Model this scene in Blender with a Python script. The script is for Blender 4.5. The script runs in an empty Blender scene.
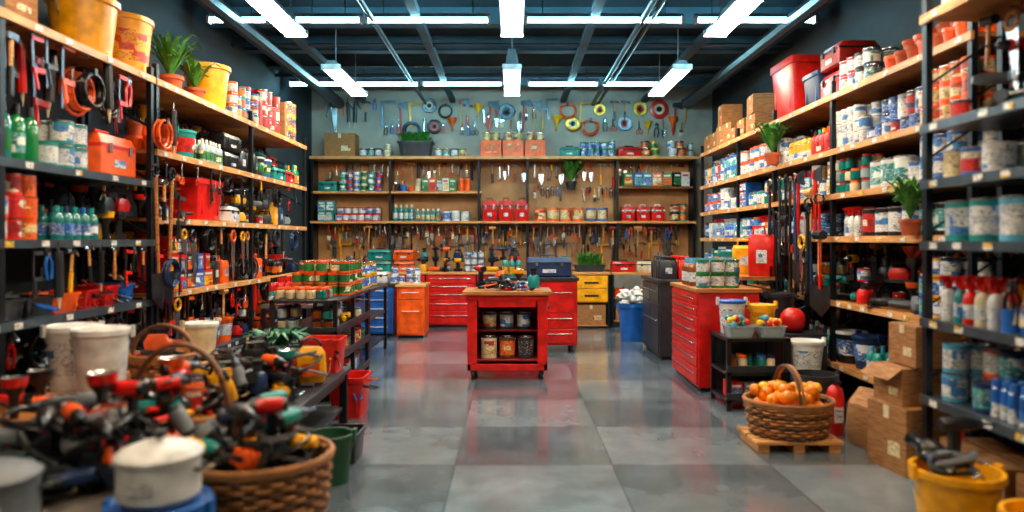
import bpy, math, random
from mathutils import Matrix, Vector
R=random.Random(11)
pi=math.pi
T=Matrix.Translation
def Rz(a): return Matrix.Rotation(math.radians(a),4,'Z')
def Rx(a): return Matrix.Rotation(math.radians(a),4,'X')
def Ry(a): return Matrix.Rotation(math.radians(a),4,'Y')
def lin(h):
    o=[]
    for i in (0,2,4):
        c=int(h[i:i+2],16)/255
        o.append(c/12.92 if c<=.04045 else ((c+.055)/1.055)**2.4)
    return (*o,1)
# ------------------------------------------------------------------ materials
def newmat(name):
    m=bpy.data.materials.new(name); m.use_nodes=True
    nt=m.node_tree; b=nt.nodes['Principled BSDF']
    return m,nt,b
def N(nt,t,**kw):
    n=nt.nodes.new(t)
    for k,v in kw.items():
        if hasattr(n,k): setattr(n,k,v)
        else: n.inputs[k].default_value=v
    return n
def mixc(nt,f,a,b,mode='MIX'):
    n=nt.nodes.new('ShaderNodeMix'); n.data_type='RGBA'; n.blend_type=mode
    for s,v in ((0,f),(6,a),(7,b)):
        if isinstance(v,bpy.types.NodeSocket): nt.links.new(v,n.inputs[s])
        else: n.inputs[s].default_value=v
    return n.outputs[2]
def ramp(nt,src,stops,interp='LINEAR'):
    r=nt.nodes.new('ShaderNodeValToRGB'); r.color_ramp.interpolation=interp
    e=r.color_ramp.elements
    while len(e)<len(stops): e.new(.5)
    for el,(p,c) in zip(e,stops):
        el.position=p; el.color=c if len(c)==4 else (*c,1)
    nt.links.new(src,r.inputs[0]); return r.outputs[0]
def coords(nt,scale=(1,1,1),space='Object',loc=(0,0,0)):
    tc=nt.nodes.new('ShaderNodeTexCoord'); mp=nt.nodes.new('ShaderNodeMapping')
    mp.inputs['Scale'].default_value=scale; mp.inputs['Location'].default_value=loc
    nt.links.new(tc.outputs[space],mp.inputs[0]); return mp.outputs[0]
def noise(nt,vec,scale,detail=2):
    n=nt.nodes.new('ShaderNodeTexNoise'); n.inputs['Scale'].default_value=scale
    n.inputs['Detail'].default_value=detail
    nt.links.new(vec,n.inputs['Vector']); return n.outputs['Fac']
MATS={}
def plain(name,hexc,rough=.4,metal=0,var=.25,ns=9):
    m,nt,b=newmat(name); c=lin(hexc)
    f=noise(nt,coords(nt),ns)
    dk=tuple(x*(1-var) for x in c[:3])+(1,); lt=tuple(min(1,x*(1+var*.5)) for x in c[:3])+(1,)
    o=ramp(nt,f,[(.35,dk),(.65,lt)])
    nt.links.new(o,b.inputs['Base Color']); b.inputs['Roughness'].default_value=rough
    b.inputs['Metallic'].default_value=metal; MATS[name]=m
for n,h,r,me in [('red','d21a14',.3,0),('dred','84100e',.4,0),('orange','ee5a10',.35,0),('yellow','f0a80c',.35,0),
 ('blue','1c62b8',.33,0),('navy','16305a',.4,0),('teal','128884',.35,0),('green','1f7f3a',.4,0),('dgreen','14472c',.5,0),
 ('white','d8dad8',.35,0),('cream','d4c59e',.5,0),('black','111215',.33,0),('dgrey','272c32',.4,0),('grey','6e767e',.45,0),
 ('lblue','54a4c6',.35,0),('pink','cf5a6c',.4,0),('brown','5a3018',.55,0),('steel','bcc0c3',.26,1),('dsteel','5a626c',.32,1),
 ('brass','c8963c',.3,1),('rubber','101011',.55,0),('terracotta','b85228',.7,0),('postmetal','1c242b',.36,.6),
 ('wicker','a56b33',.6,0),('wicker2','5d381c',.65,0),('fruit','f78c08',.38,0),('lemon','f2b512',.4,0),('soil','22150c',.95,0),
 ('fix','5a636a',.4,.3),('shelfmetal','42505b',.33,.4)]:
    plain(n,h,r,me)
def leafm(name,a,b_):
    m,nt,b=newmat(name); f=noise(nt,coords(nt),14)
    nt.links.new(ramp(nt,f,[(.3,lin(a)),(.7,lin(b_))]),b.inputs['Base Color']); b.inputs['Roughness'].default_value=.5; MATS[name]=m
leafm('leaf','23661f','559c38'); leafm('leaf2','12503a','349064')
def woodm(name,a,b_,rough=.45,sc=(3,3,30)):
    m,nt,b=newmat(name); v=coords(nt,sc)
    f=noise(nt,v,1.6,5)
    nt.links.new(ramp(nt,f,[(.3,lin(a)),(.7,lin(b_))]),b.inputs['Base Color']); b.inputs['Roughness'].default_value=rough
    MATS[name]=m
woodm('wood','84481a','c68342'); woodm('woodlight','ad713a','e2a662'); woodm('wooddark','3a2110','6b4222')
woodm('woodgrey','4a4440','7a716a')
def cardm():
    m,nt,b=newmat('card'); f=noise(nt,coords(nt,(2,2,14)),6,4)
    nt.links.new(ramp(nt,f,[(.3,lin('7f5026')),(.7,lin('ab7947'))]),b.inputs['Base Color']); b.inputs['Roughness'].default_value=.8; MATS['card']=m
cardm()
def label(name,base,acc,third,ink='1a1a22'):
    # printed packaging: blocky colour fields plus fine rows of "text"
    m,nt,b=newmat(name)
    vo=nt.nodes.new('ShaderNodeTexVoronoi'); vo.distance='CHEBYCHEV'; vo.inputs['Scale'].default_value=1; vo.inputs['Randomness'].default_value=.55
    nt.links.new(coords(nt,(11,11,19)),vo.inputs['Vector'])
    sp=nt.nodes.new('ShaderNodeSeparateColor'); nt.links.new(vo.outputs['Color'],sp.inputs[0])
    c=mixc(nt,ramp(nt,sp.outputs[0],[(.0,(0,0,0)),(.62,(1,1,1))],'CONSTANT'),lin(base),lin(acc))
    c=mixc(nt,ramp(nt,sp.outputs[1],[(.0,(0,0,0)),(.8,(1,1,1))],'CONSTANT'),c,lin(third))
    f1=noise(nt,coords(nt,(26,26,150)),1.6,1)
    c=mixc(nt,ramp(nt,f1,[(.0,(0,0,0)),(.6,(1,1,1))],'CONSTANT'),c,lin(ink))
    nt.links.new(c,b.inputs['Base Color']); b.inputs['Roughness'].default_value=.38; MATS[name]=m
label('l_white','d8dad8','bfc5ca','3f7fc0'); label('l_cream','dacb9e','c8ac70','b83a1c'); label('l_yellow','eaaa16','da850e','c83612'); label('l_red','c41c18','9c1210','e0d6c0')
label('l_blue','1b5cad','164c88','dce2e6','c8d4de'); label('l_orange','e05c14','e27822','e8cc94'); label('l_teal','158486','0f646c','dce4e0','d6e6e4'); label('l_black','16181c','25282e','b02a1a','b8b8b8')
label('l_green','2a7f3c','1f602f','e2dfb0'); label('price','e0dfd8','e0dfd8','e2b53a')
def glassy(name,h):
    m,nt,b=newmat(name); b.inputs['Base Color'].default_value=lin(h); b.inputs['Roughness'].default_value=.08
    b.inputs['Coat Weight'].default_value=.6; MATS[name]=m
glassy('gteal','0e736e'); glassy('gamber','7a3a0c'); glassy('gblue','1c4f8c'); glassy('gclear','95a8ae'); glassy('ggreen','157a44')
def emis(name,col,s):
    m,nt,b=newmat(name); b.inputs['Base Color'].default_value=(*col,1)
    b.inputs['Emission Color'].default_value=(*col,1); b.inputs['Emission Strength'].default_value=s; MATS[name]=m
emis('lampwarm',(1,.76,.50),90); emis('lampcool',(.34,.84,1),74); emis('lampmid',(.88,.95,1),62); emis('lampfill',(1,.78,.54),62)
# surfaces
def floorm():
    m,nt,b=newmat('floor_tiles')
    g=nt.nodes.new('ShaderNodeNewGeometry'); mp=nt.nodes.new('ShaderNodeMapping')
    mp.inputs['Location'].default_value=(.38/1.05+40,-4.67/.95+40,.5); mp.inputs['Scale'].default_value=(1/1.05,1/.95,0)
    nt.links.new(g.outputs['Position'],mp.inputs[0])
    ch=N(nt,'ShaderNodeTexChecker',Scale=1.0); nt.links.new(mp.outputs[0],ch.inputs['Vector'])
    n1=noise(nt,g.outputs['Position'],1.1,6); n2=noise(nt,g.outputs['Position'],5,5)
    A=ramp(nt,n1,[(.3,lin('47525a')),(.7,lin('68747c'))]); B=ramp(nt,n1,[(.3,lin('5f6b73')),(.7,lin('808b92'))])
    c=mixc(nt,ch.outputs['Fac'],A,B)
    c=mixc(nt,.35,c,ramp(nt,n2,[(.3,(.3,.3,.3)),(.7,(.95,.95,.95))]),'MULTIPLY')
    br=nt.nodes.new('ShaderNodeTexBrick'); br.offset=0; br.squash=1
    for k,v in (('Scale',1),('Brick Width',1),('Row Height',1),('Mortar Size',.005),('Mortar Smooth',0)): br.inputs[k].default_value=v
    nt.links.new(mp.outputs[0],br.inputs['Vector'])
    c=mixc(nt,br.outputs['Fac'],c,lin('38424a'))
    nt.links.new(c,b.inputs['Base Color'])
    rr=ramp(nt,n2,[(.3,(.10,.10,.10)),(.75,(.26,.26,.26))]); nt.links.new(rr,b.inputs['Roughness'])
    b.inputs['Coat Weight'].default_value=.5; b.inputs['Coat Roughness'].default_value=.12
    MATS['floor']=m
floorm()
def wallm(name,a,b_,rough=.75):
    m,nt,b=newmat(name); f=noise(nt,coords(nt),2.2,6)
    nt.links.new(ramp(nt,f,[(.3,lin(a)),(.7,lin(b_))]),b.inputs['Base Color']); b.inputs['Roughness'].default_value=rough; MATS[name]=m
wallm('wallback','8f887e','b0a798'); wallm('walldark','1a262d','29373f'); wallm('ceil','101e25','1a2c36'); wallm('beam','263f4a','375462')
def pegm():
    m,nt,b=newmat('pegboard'); v=coords(nt,(1,1,1))
    vo=nt.nodes.new('ShaderNodeTexVoronoi'); vo.inputs['Scale'].default_value=28; vo.inputs['Randomness'].default_value=0
    nt.links.new(v,vo.inputs['Vector'])
    f=noise(nt,v,3,5); base=ramp(nt,f,[(.3,lin('96693e')),(.7,lin('be8b55'))])
    c=mixc(nt,ramp(nt,vo.outputs['Distance'],[(0,(1,1,1)),(.14,(0,0,0))],'CONSTANT'),base,lin('2a1a10'))
    nt.links.new(c,b.inputs['Base Color']); b.inputs['Roughness'].default_value=.6; MATS['peg']=m
pegm()
# ------------------------------------------------------------------ mesh builder
class MB:
    def __init__(s): s.v=[];s.f=[];s.mi=[];s.sl=[];s.M=Matrix()
    def mi_(s,m):
        if m not in s.sl: s.sl.append(m)
        return s.sl.index(m)
    def add(s,vs,fs,m):
        b=len(s.v); M=s.M
        s.v.extend([M@Vector(p) for p in vs])
        if isinstance(m,str):
            k=s.mi_(m); s.mi.extend([k]*len(fs))
        else: s.mi.extend([s.mi_(x) for x in m])
        s.f.extend([tuple(i+b for i in f) for f in fs])
    def box(s,x,y,z,sx,sy,sz,m,top=1.0,topy=None):
        ty=top if topy is None else topy
        a,b=sx/2,sy/2
        vs=[(x-a,y-b,z),(x+a,y-b,z),(x+a,y+b,z),(x-a,y+b,z),(x-a*top,y-b*ty,z+sz),(x+a*top,y-b*ty,z+sz),(x+a*top,y+b*ty,z+sz),(x-a*top,y+b*ty,z+sz)]
        s.add(vs,[(3,2,1,0),(4,5,6,7),(0,1,5,4),(1,2,6,5),(2,3,7,6),(3,0,4,7)],m)
    def bx(s,x0,x1,y0,y1,z0,z1,m): s.box((x0+x1)/2,(y0+y1)/2,z0,x1-x0,y1-y0,z1-z0,m)
    def loops(s,loops,mats,cap0=True,cap1=True):
        n=len(loops[0]); vs=[p for l in loops for p in l]; fs=[];ms=[]
        for k in range(len(loops)-1):
            for i in range(n):
                j=(i+1)%n; fs.append((k*n+i,k*n+j,(k+1)*n+j,(k+1)*n+i)); ms.append(mats[k])
        if cap0: fs.append(tuple(range(n-1,-1,-1))); ms.append(mats[0])
        if cap1: fs.append(tuple(range((len(loops)-1)*n,len(loops)*n))); ms.append(mats[-1])
        s.add(vs,fs,ms)
    def lathe(s,prof,m,n=14,x=0,y=0,z=0):
        L=[];ms=[];cur=m
        for p in prof:
            r,h=p[0],p[1]
            if len(p)>2: cur=p[2]
            L.append([(x+r*math.cos(2*pi*i/n),y+r*math.sin(2*pi*i/n),z+h) for i in range(n)]); ms.append(cur)
        s.loops(L,ms)
    def rl(s,prof,m,x=0,y=0,z=0,c=.15):
        L=[];ms=[];cur=m
        for p in prof:
            a,b,h=p[0]/2,p[1]/2,p[2]
            if len(p)>3: cur=p[3]
            r=min(a,b)*2*c; l=[]
            for cx,cy,a0 in ((a-r,b-r,0),(-a+r,b-r,90),(-a+r,-b+r,180),(a-r,-b+r,270)):
                for k in (0,45,90):
                    t=math.radians(a0+k); l.append((x+cx+r*math.cos(t),y+cy+r*math.sin(t),z+h))
            L.append(l); ms.append(cur)
        s.loops(L,ms)
    def tube(s,pts,r,m,n=6,closed=False):
        pts=[Vector(p) for p in pts]; L=[];k=len(pts)
        rr=r if isinstance(r,(list,tuple)) else [r]*k
        for i,p in enumerate(pts):
            if closed: d=pts[(i+1)%k]-pts[i-1]
            else: d=pts[min(i+1,k-1)]-pts[max(i-1,0)]
            d.normalize(); up=Vector((0,0,1)) if abs(d.z)<.9 else Vector((0,1,0))
            a=d.cross(up).normalized(); b=d.cross(a)
            L.append([tuple(p+(a*math.cos(2*pi*q/n)+b*math.sin(2*pi*q/n))*rr[i]) for q in range(n)])
        if closed: L.append(L[0]); s.loops(L,[m]*len(L),False,False)
        else: s.loops(L,[m]*len(L))
    def ring(s,c,rad,r,m,axis='Z',n=20,a0=0,a1=360,k=5,sy=1):
        pts=[]; cl=(a1-a0)>=360; cnt=n if cl else n+1
        for i in range(cnt):
            t=math.radians(a0+(a1-a0)*i/n); u,v=rad*math.cos(t),rad*math.sin(t)*sy
            pts.append({'Z':(c[0]+u,c[1]+v,c[2]),'Y':(c[0]+u,c[1],c[2]+v),'X':(c[0],c[1]+u,c[2]+v)}[axis])
        s.tube(pts,r,m,k,cl)
    def sphere(s,x,y,z,r,m,n=12,sz=1):
        s.lathe([(r*math.sin(pi*i/8)+1e-5,r*(1-math.cos(pi*i/8))*sz) for i in range(9)],m,n,x,y,z-r*sz)
    def build(s,name,bevel=0,sharp=35):
        if not s.v: return None
        xs=[v.x for v in s.v];ys=[v.y for v in s.v];zs=[v.z for v in s.v]
        o=Vector(((min(xs)+max(xs))/2,(min(ys)+max(ys))/2,min(zs)))
        me=bpy.data.meshes.new(name); me.from_pydata([tuple(v-o) for v in s.v],[],s.f)
        for k in s.sl: me.materials.append(MATS[k])
        me.polygons.foreach_set('material_index',s.mi); me.update()
        me.shade_smooth(); me.set_sharp_from_angle(angle=math.radians(sharp))
        ob=bpy.data.objects.new(name,me); bpy.context.collection.objects.link(ob); ob.location=o
        if bevel:
            md=ob.modifiers.new('bev','BEVEL'); md.width=bevel; md.segments=2; md.limit_method='ANGLE'; md.harden_normals=False
        return ob
# ------------------------------------------------------------------ items (base z=0, front -Y)
def can(mb,r,h,c,l,lid='steel',handle=False,n=14):
    mb.lathe([(.001,0,c),(r*.96,0),(r,.02*h),(r,.16*h,l),(r,.82*h,c),(r,.95*h,lid),(r*1.04,.955*h),(r*1.04,h),(r*.9,h),(r*.88,.965*h),(.001,.965*h)],c,n)
    if handle: mb.ring((0,-.0,h*.9),r*1.06,.003,'steel','Y',10,180,360,4); mb.sphere(r*1.03,0,h*.86,r*.08,'steel',6);mb.sphere(-r*1.03,0,h*.86,r*.08,'steel',6)
def bucket(mb,r,h,c,lid=None,l=None,up=False,n=18):
    a=r*.8
    if lid: mb.lathe([(.001,0,c),(a,0),(a+(r-a)*.25,.25*h,l or c),(a+(r-a)*.75,.75*h,c),(r,.92*h,c),(r*1.06,.92*h,lid),(r*1.06,h),(r*.95,h*1.02),(r*.9,h),(.001,h)],c,n)
    else: mb.lathe([(.001,0,c),(a,0),(a+(r-a)*.9,.9*h),(r*1.07,.9*h),(r*1.07,h),(r*.96,h),(r*.93,.85*h),(a*.93,.03),(.001,.03)],c,n)
    mb.ring((0,0,h*.93),r*1.09,.005,'steel','Y',14,0 if up else 180,180 if up else 360,5)
    mb.box(-r*1.08,0,h*.86,.02,.05,.07,c); mb.box(r*1.08,0,h*.86,.02,.05,.07,c)
def bottle(mb,r,h,c,cap,l,n=12):
    mb.lathe([(.001,0,c),(r*.95,0),(r,.03*h),(r,.15*h,l),(r,.5*h,c),(r,.64*h),(r*.75,.76*h),(r*.36,.82*h,cap),(r*.42,.83*h),(r*.4,h),(.001,h)],c,n)
def aero(mb,r,h,c,cap,l,n=12):
    mb.lathe([(.001,0,'steel'),(r,0),(r,.04*h,l),(r,.4*h,c),(r,.76*h,'steel'),(r*.8,.8*h,cap),(r*.82,.97*h),(r*.7,h),(.001,h)],c,n)
def spray(mb,r,h,c,cap,l):
    bottle(mb,r,h*.8,c,cap,l)
    mb.box(0,-r*.2,h*.8,r*.5,r*1.6,h*.13,cap,.8); mb.box(0,-r*1.1,h*.86,r*.3,r*.5,h*.05,cap); mb.box(0,-r*.7,h*.7,r*.25,r*.2,h*.13,cap)
def carton(mb,w,d,h,c,l):
    mb.box(0,0,0,w,d,h,c); mb.box(0,-d/2-.0015,h*.1,w*.9,.003,h*.55,l); mb.box(0,-d/2-.0015,h*.72,w*.7,.003,h*.14,'white' if c!='white' else 'red')
    mb.box(0,0,h,w*.98,d*.46,.004,c)
def cardbox(mb,w,d,h,op=False):
    mb.box(0,0,0,w,d,h,'card'); mb.box(0,0,h,w*1.002,.05,.002,'cream'); mb.box(0,-d/2-.001,h*.8,.05,.002,h*.2,'cream')
    mb.box(w*.2,-d/2-.001,h*.25,w*.3,.002,h*.22,'l_cream'); mb.box(0,-d/4,h,w,d*.47,.004,'card'); mb.box(0,d/4,h,w,d*.47,.004,'card')
    if op:
        M=mb.M; 
        mb.M=M@T((0,-d/2,h))@Rx(35); mb.box(0,-d*.2,0,w,d*.4,.005,'card'); mb.M=M@T((0,d/2,h))@Rx(-50); mb.box(0,d*.2,0,w,d*.4,.005,'card'); mb.M=M
def binn(mb,w,d,h,c,fill=None,tp=.84):
    mb.rl([(w*tp,d*tp,0),(w*.97,d*.97,h*.88),(w*1.04,d*1.04,h*.88),(w*1.04,d*1.04,h),(w*.93,d*.93,h),(w*tp*.92,d*tp*.92,.012),(.01,.01,.012)],c,c=.1)
    for sx in (-1,1): mb.box(sx*w*.3,-d*.47*(1+tp)/2-.002,h*.15,.012,.02,h*.65,c)
    if fill:
        for i in range(fill[1]):
            x=(R.random()-.5)*w*.7;y=(R.random()-.5)*d*.7; M=mb.M
            mb.M=M@T((x,y,h*R.uniform(.55,.85)))@Rz(R.uniform(0,360))@Rx(R.uniform(20,120)); fill[0](mb); mb.M=M
def toolbox(mb,w,d,h,c,c2='black'):
    mb.rl([(w*.92,d*.9,0),(w,d,.02),(w,d,h*.6),(w*1.02,d*1.03,h*.6,c2),(w*1.02,d*1.03,h*.68),(w,d,h*.68,c),(w*.94,d*.8,h*.88),(.01,.01,h*.88)],c,c=.08)
    for x in (-w*.28,w*.28): mb.box(x,-d*.52,h*.5,.035,.02,h*.2,'steel' if c2!='black' else 'dgrey')
    mb.tube([(-w*.2,0,h*.85),(-w*.18,0,h),(w*.18,0,h),(w*.2,0,h*.85)],.012,c2)
    mb.box(0,-d*.505,h*.2,w*.3,.006,h*.16,'l_white')
def drill(mb,c='yellow',c2='black'):
    mb.box(0,.0,0,.075,.11,.05,c2); mb.box(0,.0,.05,.036,.045,.11,c2,1.05)
    M=mb.M; mb.M=M@T((0,.07,.195))@Rx(90)
    mb.lathe([(.001,0,c2),(.03,0),(.038,.02,c),(.038,.12),(.032,.14,c2),(.026,.17,'dsteel'),(.02,.2),(.008,.21),(.005,.28),(.001,.28)],c,12); mb.M=M
    mb.box(0,-.035,.12,.014,.018,.035,'red')
def jerry(mb,w,d,h,c):
    mb.rl([(w*.95,d*.9,0),(w,d,.02),(w,d,h*.72),(w*.9,d*.8,h*.8),(.01,.01,h*.8)],c,c=.2)
    mb.tube([(-w*.32,0,h*.78),(-w*.3,0,h*.95),(w*.1,0,h*.95),(w*.14,0,h*.78)],.014,c); mb.lathe([(.028,h*.76,'black'),(.028,h*.92),(.001,h*.92)],'black',10,x=w*.33)
    mb.box(0,-d/2-.001,h*.25,w*.4,.003,h*.25,'l_white')
def jar(mb,r,h,c,lid): mb.lathe([(.001,0,c),(r,.01),(r,.72*h),(r*.8,.8*h),(r*.8,.82*h,lid),(r*.86,.82*h),(r*.86,h),(.001,h)],c,12)
def taper(mb,r,w,c):
    mb.lathe([(r*.5,0,'cream'),(r*.52,0,c),(r,0),(r,w),(r*.52,w,'cream'),(r*.5,w),(r*.5,0)],c,16)
def pot(mb,r,h,c='terracotta'):
    mb.lathe([(.001,0),(r*.7,0),(r*.92,.78*h),(r*1.02,.78*h),(r*1.02,h),(r*.88,h),(r*.85,.85*h,'soil'),(.001,.85*h)],c,14)
def plant(mb,z,s,n,m='leaf',w=.02,up=.8,ox=0):
    for i in range(n):
        a=R.uniform(0,2*pi); l=s*R.uniform(.5,1.15); sp=R.uniform(.2,1.3)*(1-up*.5); ww=w*R.uniform(.6,1.2)
        ca,sa=math.cos(a),math.sin(a); px,py=-sa,ca; pts=[];x0=R.uniform(-ox,ox)
        for k in range(5):
            t=k/4; rr=l*sp*t*1.1; zz=z+l*up*math.sin(t*pi*.66); hw=ww*math.sin(pi*(t*.85+.12))
            pts+= [(x0+ca*rr-px*hw,sa*rr-py*hw,zz),(x0+ca*rr+px*hw,sa*rr+py*hw,zz)]
        mb.add(pts,[(2*k,2*k+1,2*k+3,2*k+2) for k in range(4)],m)
# hand tools: top at z=0, hanging down -z, in XZ plane
def hammer(mb,c=None):
    c=c or R.choice(['wood','red','black','yellow','black'])
    mb.tube([(0,0,-.3),(0,0,-.16)],.016,c,6); mb.tube([(0,0,-.16),(0,0,0)],.011,'woodlight',6)
    mb.box(0,0,-.03,.07,.026,.03,'dsteel'); mb.tube([(-.035,0,-.015),(-.06,0,-.015)],.017,'steel',8); mb.tube([(.03,0,-.012),(.055,0,-.018),(.075,0,-.04)],[.013,.01,.004],'steel',5)
def screwd(mb,c=None):
    c=c or R.choice(['red','yellow','black','orange','black'])
    mb.lathe([(.001,-.11,c),(.012,-.11),(.012,-.1),(.017,-.08),(.017,-.02,'black'),(.012,0),(.001,0)],c,8); mb.tube([(0,0,-.24),(0,0,-.1)],.004,'steel',5)
def wrench(mb,c='steel'):
    c=R.choice(['steel','steel','dsteel'])
    mb.box(0,0,-.2,.018,.008,.16,c); mb.ring((0,0,-.02),.02,.008,c,'Y',10,-230,50,5); mb.ring((0,0,-.215),.016,.007,c,'Y',10,k=5)
def pliers(mb,c=None):
    c=c or R.choice(['red','blue','black','orange','black'])
    for s in (-1,1):
        mb.tube([(s*.004,0,-.05),(s*.026,0,-.1),(s*.028,0,-.15),(s*.018,0,-.2)],.009,c,6); mb.tube([(s*.01,0,-.055),(s*.014,0,-.03),(s*.004,0,0)],[.011,.01,.004],'dsteel',5)
    mb.tube([(0,-.01,-.05),(0,.01,-.05)],.014,'steel',8)
def saw(mb,c=None):
    c=c or R.choice(['orange','yellow','black','wood'])
    mb.add([(-.05,-.002,-.12),(.05,-.002,-.12),(.03,-.002,-.48),(0,-.002,-.48),(-.05,.002,-.12),(.05,.002,-.12),(.03,.002,-.48),(0,.002,-.48)],[(0,1,2,3),(7,6,5,4),(0,4,5,1),(1,5,6,2),(2,6,7,3),(3,7,4,0)],'steel')
    mb.ring((0,0,-.07),.05,.013,c,'Y',12,k=6)
def brush(mb,c=None):
    c=c or R.choice(['red','wood','yellow','black'])
    w=R.uniform(.03,.07)
    mb.tube([(0,0,0),(0,0,-.05),(0,0,-.12)],[.008,.011,.014],c,6); mb.box(0,0,-.16,w,.016,.04,'steel'); mb.box(0,0,-.23,w,.016,.07,R.choice(['black','cream']))
def trowel(mb,c=None):
    mb.tube([(0,0,0),(0,0,-.1)],.013,c or R.choice(['wood','red','black','orange']),7); mb.tube([(0,0,-.1),(0,-.015,-.14)],.005,'steel',5)
    mb.add([(-.035,-.01,-.15),(.035,-.01,-.15),(.03,-.012,-.24),(0,-.01,-.3),(-.03,-.012,-.24),(0,-.004,-.15)],[(0,5,3,4),(5,1,2,3)],'steel')
def clampt(mb):
    c=R.choice(['orange','black','red','black','dgrey'])
    mb.box(0,0,-.35,.02,.008,.35,'dsteel'); mb.box(.045,0,-.03,.1,.02,.028,c); mb.box(.045,0,-.22,.1,.024,.03,c); mb.tube([(.09,0,-.21),(.09,0,-.12)],.007,'steel',5); mb.tube([(.01,0,-.22),(.03,0,-.32)],.014,c,6)
def coil(mb,c=None,r=.12):
    c=c or R.choice(['black','black','black','dgrey','navy','orange'])
    for i in range(4): mb.ring((R.uniform(-.01,.01),-.012*i,-r-.02),r*R.uniform(.72,1),.009,c,'Y',18,k=5)
    mb.box(0,-.02,-.06,.03,.06,.04,'black')
def disc(mb,r=.1,c=None):
    c=c or R.choice(['brass','steel','dsteel','black','red','brass']); M=mb.M; r=R.uniform(.07,.13); mb.M=M@T((0,0,-r))@Rx(90)
    mb.lathe([(r*.15,0,'black'),(r*.3,.004,R.choice(['cream','black','red'])),(r*.55,.008,c),(r*.95,.008),(r,.004),(r*.98,0),(.001,0)],c,20); mb.M=M
def axe(mb):
    mb.tube([(0,0,0),(.01,0,-.25),(0,0,-.48)],.013,R.choice(['wood','woodlight','red','yellow']),6)
    mb.add([(0,-.012,-.01),(.11,-.002,.02),(.12,-.002,-.1),(0,-.012,-.07),(0,.012,-.01),(.11,.002,.02),(.12,.002,-.1),(0,.012,-.07)],[(0,3,2,1),(4,5,6,7),(0,1,5,4),(1,2,6,5),(2,3,7,6)],'dsteel'); mb.box(-.015,0,-.07,.04,.03,.06,R.choice(['red','dsteel']))
def square(mb):
    c=R.choice(['steel','yellow','dsteel']); mb.box(-.05,0,-.32,.03,.006,.32,c); mb.box(.03,0,-.03,.18,.008,.03,c)
def mallet(mb):
    mb.tube([(0,0,0),(0,0,-.32)],.013,'woodlight',6); mb.tube([(-.06,0,-.03),(.06,0,-.03)],.033,R.choice(['black','dred','woodlight']),10)
def funnel(mb):
    c=R.choice(['red','orange','yellow','steel']); mb.lathe([(.012,-.22,c),(.016,-.12),(.07,-.03),(.075,0),(.068,0),(.012,-.12),(.010,-.22)],c,14)
def snips(mb):
    c=R.choice(['red','orange','black'])
    for s in (-1,1):
        mb.ring((s*.028,0,-.19),.022,.006,c,'Y',10,k=5,sy=1.6); mb.tube([(s*.02,0,-.155),(0,0,-.11),(-s*.012,0,0)],[.007,.009,.002],'steel',5)
def shovel(mb,L=1.1,c='wood'):
    mb.tube([(0,0,0),(0,0,-L*.75)],.015,c,6); mb.ring((0,0,.04),.05,.012,'black','Y',8,k=5)
    mb.add([(-.1,0,-L*.72),(0,-.03,-L*.72),(.1,0,-L*.72),(.1,0,-L*.9),(0,-.03,-L),(-.1,0,-L*.9)],[(0,1,4,5),(1,2,3,4)],'dsteel')
def grease(mb):
    mb.tube([(0,0,0),(0,0,-.28)],.026,R.choice(['black','black','dgrey','red','dgrey']),8); mb.tube([(0,0,-.28),(0,0,-.36)],[.012,.003],'cream',6); mb.tube([(0,0,0),(0,0,.06)],.005,'steel',4)
    mb.tube([(.02,0,-.02),(.07,0,-.1)],.008,'black',5)
HT=[hammer,screwd,wrench,pliers,saw,brush,trowel,clampt,snips,grease]
WID={hammer:.16,screwd:.045,wrench:.06,pliers:.08,saw:.12,brush:.08,trowel:.09,clampt:.13,snips:.12,grease:.1,coil:.28,disc:.24,axe:.16,square:.2,mallet:.14,funnel:.16}
def bigtool(mb):
    k=R.random(); c=R.choice(['dgrey','black','navy','red','dgrey','red','teal','grey','yellow','orange'])
    if k<.3: drill(mb,c,'black')
    elif k<.5:
        mb.tube([(-.13,0,.05),(-.1,0,.05),(.06,0,.05),(.1,0,.05)],[.022,.034,.038,.03],c,9); mb.tube([(.1,0,.05),(.15,0,.05)],.035,'dsteel',9)
        mb.lathe([(.06,0,'dsteel'),(.062,.004),(.02,.01),(.001,.01)],'dsteel',14,x=.13,z=0); mb.tube([(.12,0,.05),(.12,.12,.06)],.014,'black',6)
    elif k<.68:
        mb.box(0,0,.0,.2,.09,.03,'dsteel'); mb.rl([(.16,.08,.03),(.18,.09,.08),(.12,.07,.13),(.01,.01,.13)],c,c=.25); mb.tube([(-.08,0,.1),(-.06,0,.17),(.05,0,.17),(.08,0,.1)],.014,'black',6)
    elif k<.8: # pump body with hose stub
        mb.lathe([(.001,0,c),(.06,0),(.065,.02),(.065,.1),(.05,.13,'dsteel'),(.03,.14),(.03,.18,'black'),(.04,.18),(.04,.21),(.001,.21)],c,12)
        mb.tube([(.05,0,.05),(.1,0,.06),(.15,.02,.03),(.19,.06,.05)],.014,'black',6)
    elif k<.9: # work lamp
        mb.lathe([(.02,0,'black'),(.025,.12),(.06,.17,c),(.065,.22,'steel'),(.05,.21),(.001,.2)],'black',12)
    else:
        can(mb,.055,.12,c,R.choice(['l_white','l_red','l_blue','l_yellow']))
def hose(mb,w,d,z,h,m=None,r=.014):
    m=m or R.choice(['black','black','dgrey','rubber','grey'])
    cx,cy=R.uniform(-.25,.25)*w,R.uniform(-.25,.25)*d; ra=R.uniform(.18,.34)*min(w,d); p1,p2=R.uniform(0,6),R.uniform(0,6)
    pts=[]
    for i in range(34):
        t=i/33*2.2*2*pi
        pts.append((cx+ra*math.cos(t+p1)*(1+.2*math.sin(t*.7)),cy+ra*math.sin(t+p1)*(.8+.2*math.cos(t*.5)),z+h*(.5+.5*math.sin(t*.8+p2))))
    mb.tube(pts,r,m,6)
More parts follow.
